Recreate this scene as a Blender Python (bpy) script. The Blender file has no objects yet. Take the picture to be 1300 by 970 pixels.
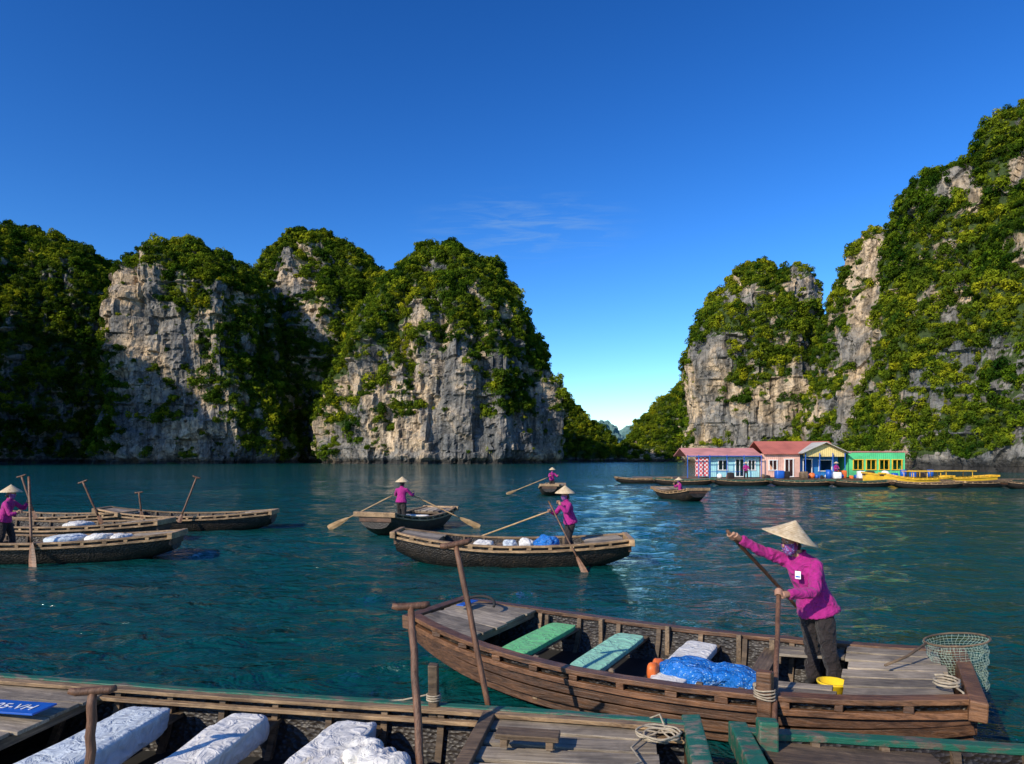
import bpy, math, random
import numpy as np
from mathutils import Vector, Matrix, noise, Euler
random.seed(7); np.random.seed(7)
R=math.radians
scene=bpy.context.scene
F=870.0; HZ=581.0; CH=2.45

# ------------------------------------------------------------------ materials
def newmat(name):
    m=bpy.data.materials.new(name); m.use_nodes=True
    nt=m.node_tree; b=nt.nodes['Principled BSDF']
    return m,nt,b
def N(nt,t,**k):
    n=nt.nodes.new(t)
    for a,v in k.items(): setattr(n,a,v)
    return n
def coords(nt,kind='Object',scale=(1,1,1)):
    tc=N(nt,'ShaderNodeTexCoord'); mp=N(nt,'ShaderNodeMapping')
    mp.inputs['Scale'].default_value=scale
    nt.links.new(tc.outputs[kind],mp.inputs['Vector']); return mp.outputs[0]
def ntex(nt,vec,scale,detail=4,rough=.55,dist=0):
    n=N(nt,'ShaderNodeTexNoise'); n.inputs['Scale'].default_value=scale
    n.inputs['Detail'].default_value=detail; n.inputs['Roughness'].default_value=rough
    n.inputs['Distortion'].default_value=dist
    if vec is not None: nt.links.new(vec,n.inputs['Vector'])
    return n.outputs['Fac']
def ramp(nt,fac,stops):
    r=N(nt,'ShaderNodeValToRGB'); e=r.color_ramp.elements
    while len(e)<len(stops): e.new(.5)
    for i,(p,c) in enumerate(stops):
        e[i].position=p; e[i].color=(c[0],c[1],c[2],1) if not isinstance(c,(int,float)) else (c,c,c,1)
    nt.links.new(fac,r.inputs[0]); return r.outputs[0]
def mix(nt,f,a,b,mode='MIX'):
    m=N(nt,'ShaderNodeMix',data_type='RGBA',blend_type=mode)
    for s,i in ((f,0),(a,6),(b,7)):
        if isinstance(s,bpy.types.NodeSocket): nt.links.new(s,m.inputs[i])
        elif isinstance(s,(int,float)): m.inputs[i].default_value=s
        else: m.inputs[i].default_value=(s[0],s[1],s[2],1)
    return m.outputs[2]
def math_(nt,op,a,b=None):
    m=N(nt,'ShaderNodeMath',operation=op)
    for s,i in ((a,0),(b,1)):
        if s is None: continue
        if isinstance(s,bpy.types.NodeSocket): nt.links.new(s,m.inputs[i])
        else: m.inputs[i].default_value=s
    return m.outputs[0]
def bump(nt,h,b,strength=.5,dist=.02,prev=None):
    n=N(nt,'ShaderNodeBump'); n.inputs['Strength'].default_value=strength; n.inputs['Distance'].default_value=dist
    nt.links.new(h,n.inputs['Height'])
    if prev is not None: nt.links.new(prev,n.inputs['Normal'])
    if b is not None: nt.links.new(n.outputs[0],b.inputs['Normal'])
    return n.outputs[0]

def wood(name,dark,light,axis=0,rough=.7,wear=.5,paint=None,cover=(.46,.6)):
    m,nt,b=newmat(name)
    s=[11,11,11]; s[axis]=.8
    v=coords(nt,'Object',s)
    n1=ntex(nt,v,3.0,8,.7,.6); n2=ntex(nt,coords(nt),2.6,6,.68,.5)
    c=ramp(nt,n1,[(.32,dark),(.68,light)])
    geo=N(nt,'ShaderNodeNewGeometry')
    isl=ramp(nt,geo.outputs['Random Per Island'],[(0,.55),(1,1.3)])
    c=mix(nt,1.0,c,isl,'MULTIPLY')
    grime=ramp(nt,n2,[(.38,.3),(.6,1.1)])
    c=mix(nt,wear,c,grime,'MULTIPLY')
    if paint:
        pm=ramp(nt,ntex(nt,coords(nt,'Object',(2,5,5)),3.0,7,.7),[(cover[0],1.0),(cover[1],0.0)])
        c=mix(nt,pm,c,paint)
    nt.links.new(c,b.inputs['Base Color']); b.inputs['Roughness'].default_value=rough
    bump(nt,n1,b,.8,.012)
    return m
def plain(name,col,rough=.6,var=.25,scale=6,bs=.2,bd=.01,metal=0):
    m,nt,b=newmat(name)
    n=ntex(nt,coords(nt),scale,6,.6)
    c=ramp(nt,n,[(.3,[x*(1-var) for x in col]),(.7,[min(1,x*(1+var)) for x in col])])
    nt.links.new(c,b.inputs['Base Color']); b.inputs['Roughness'].default_value=rough
    b.inputs['Metallic'].default_value=metal
    if bs: bump(nt,ntex(nt,coords(nt),scale*4,5,.6),b,bs,bd)
    return m
def cloth(name,col,fold=7.0):
    m,nt,b=newmat(name)
    v=coords(nt)
    n=ntex(nt,v,fold,4,.55,1.3); f=ntex(nt,v,220,2)
    c=ramp(nt,n,[(.3,[x*.7 for x in col]),(.62,col)])
    nt.links.new(c,b.inputs['Base Color']); b.inputs['Roughness'].default_value=.85
    b.inputs['Sheen Weight'].default_value=.08
    p=bump(nt,n,None,1.0,.05); bump(nt,f,b,.3,.002,p)
    return m
WX=wood('wood_weathered_long',(.055,.033,.019),(.28,.185,.105),0,.7,.7)
WY=wood('wood_weathered_cross',(.08,.05,.03),(.34,.235,.14),1,.7,.7)
WD=wood('wood_deck_grey',(.16,.125,.09),(.50,.41,.30),0,.75,.6)
WR=wood('wood_rail_brown',(.05,.021,.009),(.27,.125,.055),0,.5,.7)
WRL=wood('wood_rail_pale',(.14,.075,.035),(.60,.39,.20),0,.6,.65)
WS=wood('wood_strake_dark',(.03,.013,.007),(.17,.08,.038),0,.5,.8)
WZ=wood('wood_shaft',(.07,.03,.016),(.24,.115,.06),2,.55)
WB=wood('wood_bamboo_oar',(.3,.17,.07),(.6,.4,.2),0,.55)
GR=wood('wood_green_paint',(.12,.09,.06),(.3,.24,.17),0,.5,.5,(.012,.11,.065),(.50,.60))
def tar():
    m,nt,b=newmat('tarred_basket_hull')
    v=coords(nt,'Object',(1,1,1.6))
    w=N(nt,'ShaderNodeTexVoronoi'); w.inputs['Scale'].default_value=22; nt.links.new(v,w.inputs['Vector'])
    n=ntex(nt,coords(nt),5,6,.65)
    c=ramp(nt,n,[(.35,(.010,.008,.007)),(.6,(.030,.022,.016)),(.75,(.11,.07,.04))])
    nt.links.new(c,b.inputs['Base Color']); b.inputs['Roughness'].default_value=.5
    bump(nt,w.outputs['Distance'],b,.8,.02); return m
TAR=tar()
ROPE=plain('rope_fibre',(.34,.28,.20),.9,.3,30,.6,.004)
WHITE=cloth('white_cloth',(.74,.71,.66)); BLUEW=cloth('pale_blue_cloth',(.56,.62,.66))
GREENC=cloth('green_cloth',(.11,.50,.18)); TEALC=cloth('aqua_cloth',(.26,.60,.42))
def tarp():
    m,nt,b=newmat('blue_tarp')
    v=coords(nt); n=ntex(nt,v,6,5,.6,1.8)
    vo=N(nt,'ShaderNodeTexVoronoi'); vo.inputs['Scale'].default_value=34; nt.links.new(v,vo.inputs['Vector'])
    sp=ramp(nt,vo.outputs['Distance'],[(.14,(.35,.6,.8)),(.28,(.012,.17,.58))])
    nt.links.new(sp,b.inputs['Base Color']); b.inputs['Roughness'].default_value=.35
    bump(nt,n,b,1.0,.10); return m
TARP=tarp(); ORANGE=plain('orange_plastic',(.75,.16,.03),.5); YEL=plain('yellow_plastic',(.8,.55,.02),.35,.1)
MAG=cloth('magenta_jacket',(.38,.008,.19),8.0); TRO=cloth('dark_trousers',(.018,.011,.011),11.0)
SKIN=plain('skin',(.36,.19,.12),.55,.1,20,.1,.002)
HAIR=plain('black_hair',(.012,.01,.009),.5,.3,40)
def straw():
    m,nt,b=newmat('straw_hat')
    w=N(nt,'ShaderNodeTexWave',wave_type='RINGS',rings_direction='Z')
    tc=N(nt,'ShaderNodeTexCoord'); nt.links.new(tc.outputs['Object'],w.inputs['Vector']); w.inputs['Scale'].default_value=14
    w.inputs['Distortion'].default_value=.6
    n=ntex(nt,tc.outputs['Object'],22,5,.6)
    c=ramp(nt,n,[(.3,(.45,.31,.16)),(.7,(.76,.61,.40))])
    c=mix(nt,.35,c,ramp(nt,w.outputs['Fac'],[(0,.5),(.5,1)]),'MULTIPLY')
    nt.links.new(c,b.inputs['Base Color']); b.inputs['Roughness'].default_value=.6
    bump(nt,w.outputs['Fac'],b,.5,.006); return m
STRAW=straw()
def maskm():
    m,nt,b=newmat('patterned_face_mask')
    vo=N(nt,'ShaderNodeTexVoronoi'); vo.inputs['Scale'].default_value=45
    nt.links.new(coords(nt),vo.inputs['Vector'])
    c=ramp(nt,vo.outputs['Distance'],[(.2,(.45,.3,.6)),(.4,(.05,.05,.25)),(.6,(.25,.05,.2))])
    nt.links.new(c,b.inputs['Base Color']); b.inputs['Roughness'].default_value=.9; return m
MASK=maskm()
BLUEP=plain('blue_paint',(.01,.09,.42),.4,.15); NETM=plain('net_twine',(.30,.38,.30),.8); WPAINT=plain('white_paint',(.8,.8,.78),.5,.05)
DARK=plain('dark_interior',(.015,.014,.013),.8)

# ------------------------------------------------------------------ mesh builder
def link(ob,parent=None):
    scene.collection.objects.link(ob)
    if parent: ob.parent=parent
    return ob
def empty(name,loc=(0,0,0),yaw=0):
    e=bpy.data.objects.new(name,None); e.empty_display_size=.3
    e.location=loc; e.rotation_euler=(0,0,yaw); return link(e)
class MB:
    def __init__(s): s.v=[]; s.f=[]; s.m=[]
    def add(s,vs,fs,mi=0):
        o=len(s.v); s.v+= [tuple(p) for p in vs]; s.f+=[tuple(i+o for i in q) for q in fs]; s.m+=[mi]*len(fs)
    def box(s,c,d,mi=0,rot=None,jit=0):
        vs=[]
        for x in (-.5,.5):
            for y in (-.5,.5):
                for z in (-.5,.5):
                    p=Vector((x*d[0],y*d[1],z*d[2]))
                    if jit: p+=Vector([random.uniform(-jit,jit) for _ in range(3)])
                    if rot is not None: p=rot@p
                    vs.append(p+Vector(c))
        s.add(vs,[(0,1,3,2),(4,6,7,5),(0,4,5,1),(2,3,7,6),(0,2,6,4),(1,5,7,3)],mi)
    def loft(s,rings,mi=0,cap=True):
        n=len(rings[0]); vs=[p for r in rings for p in r]; fs=[]
        for i in range(len(rings)-1):
            for j in range(n):
                k=(j+1)%n; fs.append((i*n+j,i*n+k,(i+1)*n+k,(i+1)*n+j))
        if cap:
            fs.append(tuple(range(n-1,-1,-1))); fs.append(tuple((len(rings)-1)*n+j for j in range(n)))
        s.add(vs,fs,mi)
    def tube(s,pts,rad,n=8,mi=0,flat=1.0,ref=None):
        pts=[Vector(p) for p in pts]
        if isinstance(rad,(int,float)): rad=[rad]*len(pts)
        rings=[]; pu=None
        for i,p in enumerate(pts):
            t=(pts[min(i+1,len(pts)-1)]-pts[max(i-1,0)])
            if t.length<1e-8: t=Vector((0,0,1))
            t.normalize()
            if pu is None:
                r=Vector(ref) if ref else (Vector((0,0,1)) if abs(t.z)<.9 else Vector((1,0,0)))
            else: r=pu
            u=(r-t*r.dot(t)); u.normalize(); w=t.cross(u); pu=u
            rings.append([p+(u*math.cos(a)*flat+w*math.sin(a))*rad[i] for a in [2*math.pi*j/n for j in range(n)]])
        s.loft(rings,mi)
    def board(s,pts,w,h,mi=0,jit=0,side=None):
        """rectangular board swept along pts; w horizontally, h vertically"""
        pts=[Vector(p) for p in pts]; rings=[]
        for i,p in enumerate(pts):
            t=(pts[min(i+1,len(pts)-1)]-pts[max(i-1,0)]).normalized()
            sd=Vector((-t.y,t.x,0)) if side is None else Vector(side)
            sd.normalize(); up=t.cross(sd)*-1
            if up.z<0: up=-up
            q=p+Vector((0,0,random.uniform(-jit,jit)))
            rings.append([q-sd*w/2-up*h/2,q+sd*w/2-up*h/2,q+sd*w/2+up*h/2,q-sd*w/2+up*h/2])
        s.loft(rings,mi)
    def blob(s,c,d,pw=.5,amp=.02,fr=5,seed=0,nu=28,nv=16,mi=0,rot=None):
        sg=lambda x,e: math.copysign(abs(x)**e,x); rings=[]
        for i in range(nv+1):
            ph=-math.pi/2+math.pi*i/nv; ph=max(-1.565,min(1.565,ph)); r=[]
            for j in range(nu):
                th=2*math.pi*j/nu
                q=Vector((sg(math.cos(ph),pw)*sg(math.cos(th),pw)*d[0]/2,sg(math.cos(ph),pw)*sg(math.sin(th),pw)*d[1]/2,sg(math.sin(ph),pw)*d[2]/2))
                nz=noise.noise(q*fr+Vector((seed*7.3,0,seed)))*amp+(1-abs(noise.noise(q*fr*2.3+Vector((seed*3.3,5,seed))))*2.5)*amp*.35
                q+=q.normalized()*nz
                if rot is not None: q=rot@q
                r.append(q+Vector(c))
            rings.append(r)
        s.loft(rings,mi)
    def obj(s,name,mats,parent=None,smooth=False,bevel=0,sub=0):
        me=bpy.data.meshes.new(name); me.from_pydata(s.v,[],s.f)
        for m in mats: me.materials.append(m)
        me.polygons.foreach_set('material_index',s.m)
        if smooth: me.polygons.foreach_set('use_smooth',[True]*len(s.f))
        me.update()
        ob=bpy.data.objects.new(name,me); link(ob,parent)
        if bevel:
            b=ob.modifiers.new('bevel','BEVEL'); b.width=bevel; b.segments=2; b.limit_method='ANGLE'
        return ob
def remesh(mb,name,mat,vox,parent=None,smooth_it=4,wr=0,fr=12):
    ob=mb.obj(name+'_src',[mat])
    r=ob.modifiers.new('r','REMESH'); r.mode='VOXEL'; r.voxel_size=vox
    sm=ob.modifiers.new('s','SMOOTH'); sm.iterations=smooth_it; sm.factor=.5
    dg=bpy.context.evaluated_depsgraph_get(); dg.update()
    me=bpy.data.meshes.new_from_object(ob.evaluated_get(dg)); me.name=name
    bpy.data.objects.remove(ob)
    if wr:
        ns=[v.normal.copy() for v in me.vertices]
        for v,nn in zip(me.vertices,ns):
            p=v.co; q=Vector((p.x*fr,p.y*fr,p.z*fr*.8))
            a=noise.noise(q+noise.noise_vector(q*.5)*1.5); b=1-abs(noise.noise(q*1.3+Vector((3,9,1))))*3
            v.co=p+nn*(a*wr+b*wr*.7)
    me.polygons.foreach_set('use_smooth',[True]*len(me.polygons))
    if not me.materials: me.materials.append(mat)
    o=bpy.data.objects.new(name,me); return link(o,parent)

# ------------------------------------------------------------------ world / sun
SD=Vector((-.66,-.68,.57)).normalized()
elev=math.asin(SD.z); rot=math.atan2(SD.x,SD.y)
w=bpy.data.worlds.new('World'); scene.world=w; w.use_nodes=True; nt=w.node_tree
bg=nt.nodes['Background']; sky=N(nt,'ShaderNodeTexSky',sky_type='NISHITA')
sky.sun_disc=False; sky.sun_elevation=elev; sky.sun_rotation=rot; sky.air_density=1.0; sky.dust_density=.3; sky.ozone_density=2.5
hs=N(nt,'ShaderNodeHueSaturation'); hs.inputs['Saturation'].default_value=1.3; hs.inputs['Value'].default_value=1.0
nt.links.new(sky.outputs[0],hs.inputs['Color'])
gm=N(nt,'ShaderNodeGamma'); gm.inputs['Gamma'].default_value=1.4; nt.links.new(hs.outputs[0],gm.inputs['Color'])
tint=mix(nt,1.0,gm.outputs[0],(.80,.88,1.0),'MULTIPLY')
tc=N(nt,'ShaderNodeTexCoord'); mp=N(nt,'ShaderNodeMapping'); mp.inputs['Scale'].default_value=(4,4,34)
mp.inputs['Rotation'].default_value=(0,R(-7),0)
nt.links.new(tc.outputs['Generated'],mp.inputs['Vector'])
cn=ntex(nt,mp.outputs[0],2.4,8,.62,.8)
cr=ramp(nt,cn,[(.46,0),(.75,1)])
dsc=N(nt,'ShaderNodeMapping'); dsc.inputs['Scale'].default_value=(1,1,3.2); nt.links.new(tc.outputs['Generated'],dsc.inputs['Vector'])
dt=N(nt,'ShaderNodeVectorMath',operation='DISTANCE'); q=Vector((.02,1,.335)).normalized(); dt.inputs[1].default_value=(q.x,q.y,q.z*3.2)
nt.links.new(dsc.outputs[0],dt.inputs[0])
dm=ramp(nt,dt.outputs['Value'],[(.03,1),(.17,0)])
cf=math_(nt,'MULTIPLY',math_(nt,'MULTIPLY',cr,dm),.5)
skyc=mix(nt,cf,tint,(3.0,4.8,6.8))
nt.links.new(skyc,bg.inputs['Color']); bg.inputs['Strength'].default_value=.10
sun=bpy.data.lights.new('sun','SUN'); sun.energy=5.0; sun.angle=R(.5); sun.color=(1,.90,.73)
so=bpy.data.objects.new('sun',sun); link(so); so.rotation_euler=SD.to_track_quat('Z','Y').to_euler(); so.location=(-20,-10,30)

# ------------------------------------------------------------------ camera
cam=bpy.data.cameras.new('camera'); co=bpy.data.objects.new('camera',cam); link(co); scene.camera=co
co.location=(0,0,CH); co.rotation_euler=(R(90),0,0); cam.lens=F/1300*36; cam.sensor_width=36
cam.shift_y=(HZ-485)/1300; cam.clip_end=20000; cam.clip_start=.05

# ------------------------------------------------------------------ water : one sheet with real wavelets
def water():
    m,nt,b=newmat('sea_water')
    geo=N(nt,'ShaderNodeNewGeometry')
    def mapv(s,r=0):
        mp=N(nt,'ShaderNodeMapping'); mp.inputs['Scale'].default_value=s; mp.inputs['Rotation'].default_value=(0,0,r)
        nt.links.new(geo.outputs['Position'],mp.inputs['Vector']); return mp.outputs[0]
    big=ntex(nt,mapv((.03,.08,1)),1,4) 
    c=ramp(nt,big,[(.3,(.001,.036,.036)),(.7,(.002,.062,.060))])
    nt.links.new(c,b.inputs['Base Color']); b.inputs['Roughness'].default_value=.06; b.inputs['IOR'].default_value=1.33
    b.inputs['Specular IOR Level'].default_value=.42
    a=ntex(nt,mapv((.5,1.0,1),.3),1.0,2,.5,.6); d=ntex(nt,mapv((1.5,2.8,1),-.25),1.0,3,.6,1.0); e=ntex(nt,mapv((6,9,1),.1),1.0,3,.6,.5)
    gust=ramp(nt,ntex(nt,mapv((.05,.16,1)),1,3),[(.35,.6),(.65,1.2)])
    h=math_(nt,'ADD',math_(nt,'MULTIPLY',a,.26),math_(nt,'ADD',math_(nt,'MULTIPLY',d,.20),math_(nt,'MULTIPLY',e,.05)))
    h=math_(nt,'MULTIPLY',h,gust)
    bump(nt,h,b,1.0,1.0)
    return m
def build_water():
    rad=[.3,1.2,2.4]
    while rad[-1]<130: rad.append(rad[-1]*1.0065)
    while rad[-1]<9000: rad.append(rad[-1]*1.09)
    rad=np.array(rad); fa=np.linspace(R(-50),R(50),820); ba=np.linspace(R(50),R(310),44)[1:-1]
    ang=np.concatenate([fa,ba]); nr,na_=len(rad),len(ang)
    X=rad[:,None]*np.sin(ang); Y=rad[:,None]*np.cos(ang); Z=np.zeros_like(X)
    sp=np.maximum(np.gradient(rad),.0022*rad)
    fade=np.clip((R(49.5)-np.abs(np.where(ang>math.pi,ang-2*math.pi,ang)))/R(4),0,1)*1.0
    rg=np.random.RandomState(3)
    Xw=X+.35*np.sin(Y*.31+1.3)+.2*np.sin(X*.7+Y*.4); Yw=Y+.3*np.sin(X*.43+.5)+.18*np.sin(Y*.9-X*.3)
    env=.65+.35*np.sin(X*.23+1.1*np.sin(Y*.17))*np.sin(Y*.31+1.7*np.sin(X*.12))
    for i in range(58):
        lam=.28*(2.4/.28)**(rg.rand()**.9); th=R(95)+rg.normal(0,.62); k=2*math.pi/lam
        amp=lam*.0050; ph=rg.rand()*6.28
        lim=np.clip(lam/(3.2*sp)-1,0,1)
        s=np.sin(k*(Xw*math.cos(th)+Yw*math.sin(th))+ph)
        Z+=amp*lim[:,None]*(s+.25*(s*s-.5))
    Z*=fade[None,:]*env; Z[:6]=0
    me=bpy.data.meshes.new('water'); n=nr*na_
    co_=np.stack([X,Y,Z],-1).reshape(-1,3).astype(np.float32)
    idx=np.arange(n).reshape(nr,na_); nx=np.roll(idx,-1,1)
    q=np.stack([idx[:-1],idx[1:],nx[1:],nx[:-1]],-1).reshape(-1,4).astype(np.int32)
    me.vertices.add(n); me.vertices.foreach_set('co',co_.ravel())
    me.loops.add(q.size+na_); me.loops.foreach_set('vertex_index',np.concatenate([q.ravel(),idx[0].astype(np.int32)]))
    me.polygons.add(len(q)+1); me.polygons.foreach_set('loop_start',np.arange(0,q.size+1,4).astype(np.int32))
    me.update(calc_edges=True); me.validate()
    me.polygons.foreach_set('use_smooth',[True]*len(me.polygons)); me.materials.append(water())
    if me.polygons[100].normal.z<0: me.flip_normals()
    link(bpy.data.objects.new('water',me))
build_water()

# ------------------------------------------------------------------ karst
def rockmat():
    m,nt,b=newmat('limestone_cliff')
    geo=N(nt,'ShaderNodeNewGeometry')
    def mv(s):
        mp=N(nt,'ShaderNodeMapping'); mp.inputs['Scale'].default_value=s
        nt.links.new(geo.outputs['Position'],mp.inputs['Vector']); return mp.outputs[0]
    n1=ntex(nt,mv((.055,.055,.055)),1,5,.62,.5); st=ntex(nt,mv((.42,.42,.05)),1,5,.62,.9)
    fine=ntex(nt,mv((.5,.5,.8)),1,6,.6,.4)
    c=ramp(nt,n1,[(.38,(.13,.132,.13)),(.48,(.25,.225,.19)),(.57,(.52,.385,.24)),(.68,(.56,.45,.32))])
    c=mix(nt,.85,c,ramp(nt,st,[(.36,.28),(.55,1.1)]),'MULTIPLY')
    c=mix(nt,.55,c,ramp(nt,fine,[(.36,.4),(.55,1.1)]),'MULTIPLY')
    vo=N(nt,'ShaderNodeTexVoronoi',feature='DISTANCE_TO_EDGE'); vo.inputs['Scale'].default_value=1
    wv=N(nt,'ShaderNodeVectorMath',operation='ADD'); nz=N(nt,'ShaderNodeTexNoise'); nz.inputs['Scale'].default_value=.45
    nt.links.new(geo.outputs['Position'],nz.inputs['Vector'])
    nt.links.new(mv((.30,.30,.15)),wv.inputs[0]); nt.links.new(nz.outputs['Color'],wv.inputs[1]); nt.links.new(wv.outputs[0],vo.inputs['Vector'])
    ck=ramp(nt,vo.outputs['Distance'],[(0,.22),(.06,1)])
    c=mix(nt,.75,c,ck,'MULTIPLY')
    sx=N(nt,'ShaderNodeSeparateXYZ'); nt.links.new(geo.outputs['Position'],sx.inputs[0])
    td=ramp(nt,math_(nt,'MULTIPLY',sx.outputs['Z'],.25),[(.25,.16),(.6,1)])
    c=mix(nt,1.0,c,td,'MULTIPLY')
    at=N(nt,'ShaderNodeAttribute',attribute_name='veg')
    g=ramp(nt,fine,[(.35,(.016,.032,.006)),(.65,(.05,.08,.012))])
    vf=ramp(nt,math_(nt,'ADD',at.outputs['Fac'],math_(nt,'MULTIPLY',math_(nt,'SUBTRACT',fine,.5),.9)),[(.42,0),(.58,1)])
    c=mix(nt,vf,c,g)
    nt.links.new(c,b.inputs['Base Color']); b.inputs['Roughness'].default_value=.92
    p=bump(nt,st,None,.6,2.4); bump(nt,fine,b,.6,.8,p)
    return m
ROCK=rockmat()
def leafmat(name,lo,hi):
    m,nt,b=newmat(name)
    oi=N(nt,'ShaderNodeObjectInfo'); geo=N(nt,'ShaderNodeNewGeometry')
    c=ramp(nt,oi.outputs['Random'],[(0,lo),(.5,[a*.62+b_*.38 for a,b_ in zip(lo,hi)]),(.85,hi),(1,(hi[0]*1.25,hi[1]*1.08,hi[2]))])
    c=mix(nt,1,c,ramp(nt,geo.outputs['Random Per Island'],[(0,.6),(1,1.35)]),'MULTIPLY')
    n=ntex(nt,geo.outputs['Position'],.06,4,.6); c=mix(nt,.85,c,ramp(nt,n,[(.38,(.30,.52,.5)),(.5,(.85,.92,.9)),(.62,(1.35,1.2,.9))]),'MULTIPLY')
    df=N(nt,'ShaderNodeBsdfDiffuse'); nt.links.new(c,df.inputs['Color'])
    tr=N(nt,'ShaderNodeBsdfTranslucent'); nt.links.new(c,tr.inputs['Color'])
    ms=N(nt,'ShaderNodeMixShader'); ms.inputs[0].default_value=.25
    nt.links.new(df.outputs[0],ms.inputs[1]); nt.links.new(tr.outputs[0],ms.inputs[2])
    nt.links.new(ms.outputs[0],nt.nodes['Material Output'].inputs[0]); nt.nodes.remove(b)
    return m
LEAF=leafmat('foliage_leaves',(.028,.066,.009),(.22,.265,.016))
col=bpy.data.collections.new('bush_library')
for k in range(6):
    vs=[];fs=[]
    rs=random.Random(k)
    sp_=.35+.1*k
    lobes=[(Vector((rs.uniform(-.6,.6),rs.uniform(-.6,.6),rs.uniform(.0,sp_+.25))),rs.uniform(.26,.58)) for _ in range(7)]
    for i in range(380):
        lc,lr=rs.choice(lobes)
        d=Vector((rs.gauss(0,1),rs.gauss(0,1),rs.gauss(.3,1))).normalized()
        p=lc+d*lr*rs.uniform(.75,1.1)
        nn=(d*1.2+Vector([rs.uniform(-.6,.6) for _ in range(3)])).normalized()
        u=nn.orthogonal().normalized(); q=nn.cross(u); a=rs.uniform(0,6.28)
        u,q=u*math.cos(a)+q*math.sin(a),q*math.cos(a)-u*math.sin(a)
        s=rs.uniform(.06,.155); o=len(vs)
        vs+=[p-u*s*1.3,p-q*s*.7+nn*s*.2,p+u*s*1.3,p+q*s*.7+nn*s*.2]; fs.append((o,o+1,o+2,o+3))
    me=bpy.data.meshes.new('bush_%d'%k); me.from_pydata([tuple(v) for v in vs],[],fs); me.materials.append(LEAF); me.update()
    ob=bpy.data.objects.new('bush_%d'%k,me); col.objects.link(ob)
ng=bpy.data.node_groups.new('scatter_foliage','GeometryNodeTree')
ng.interface.new_socket(name='Geometry',in_out='INPUT',socket_type='NodeSocketGeometry')
ng.interface.new_socket(name='Geometry',in_out='OUTPUT',socket_type='NodeSocketGeometry')
gi=ng.nodes.new('NodeGroupInput'); go=ng.nodes.new('NodeGroupOutput'); ip=ng.nodes.new('GeometryNodeInstanceOnPoints')
ci=ng.nodes.new('GeometryNodeCollectionInfo'); ci.inputs['Collection'].default_value=col
ci.inputs['Separate Children'].default_value=True; ci.inputs['Reset Children'].default_value=True
ip.inputs['Pick Instance'].default_value=True
na=ng.nodes.new('GeometryNodeInputNamedAttribute'); na.data_type='FLOAT_VECTOR'; na.inputs['Name'].default_value='scl'
nr=ng.nodes.new('GeometryNodeInputNamedAttribute'); nr.data_type='FLOAT_VECTOR'; nr.inputs['Name'].default_value='rot'
ng.links.new(gi.outputs[0],ip.inputs['Points']); ng.links.new(ci.outputs[0],ip.inputs['Instance'])
ng.links.new(na.outputs['Attribute'],ip.inputs['Scale']); ng.links.new(nr.outputs['Attribute'],ip.inputs['Rotation'])
ng.links.new(ip.outputs[0],go.inputs[0])
def scatter(name,pts,scl,rot):
    me=bpy.data.meshes.new(name); me.vertices.add(len(pts)); me.vertices.foreach_set('co',np.asarray(pts,dtype=np.float32).ravel())
    a=me.attributes.new('scl','FLOAT_VECTOR','POINT'); a.data.foreach_set('vector',np.asarray(scl,dtype=np.float32).ravel())
    a=me.attributes.new('rot','FLOAT_VECTOR','POINT'); a.data.foreach_set('vector',np.asarray(rot,dtype=np.float32).ravel())
    ob=bpy.data.objects.new(name,me); link(ob); md=ob.modifiers.new('scatter','NODES'); md.node_group=ng; return ob

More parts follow.
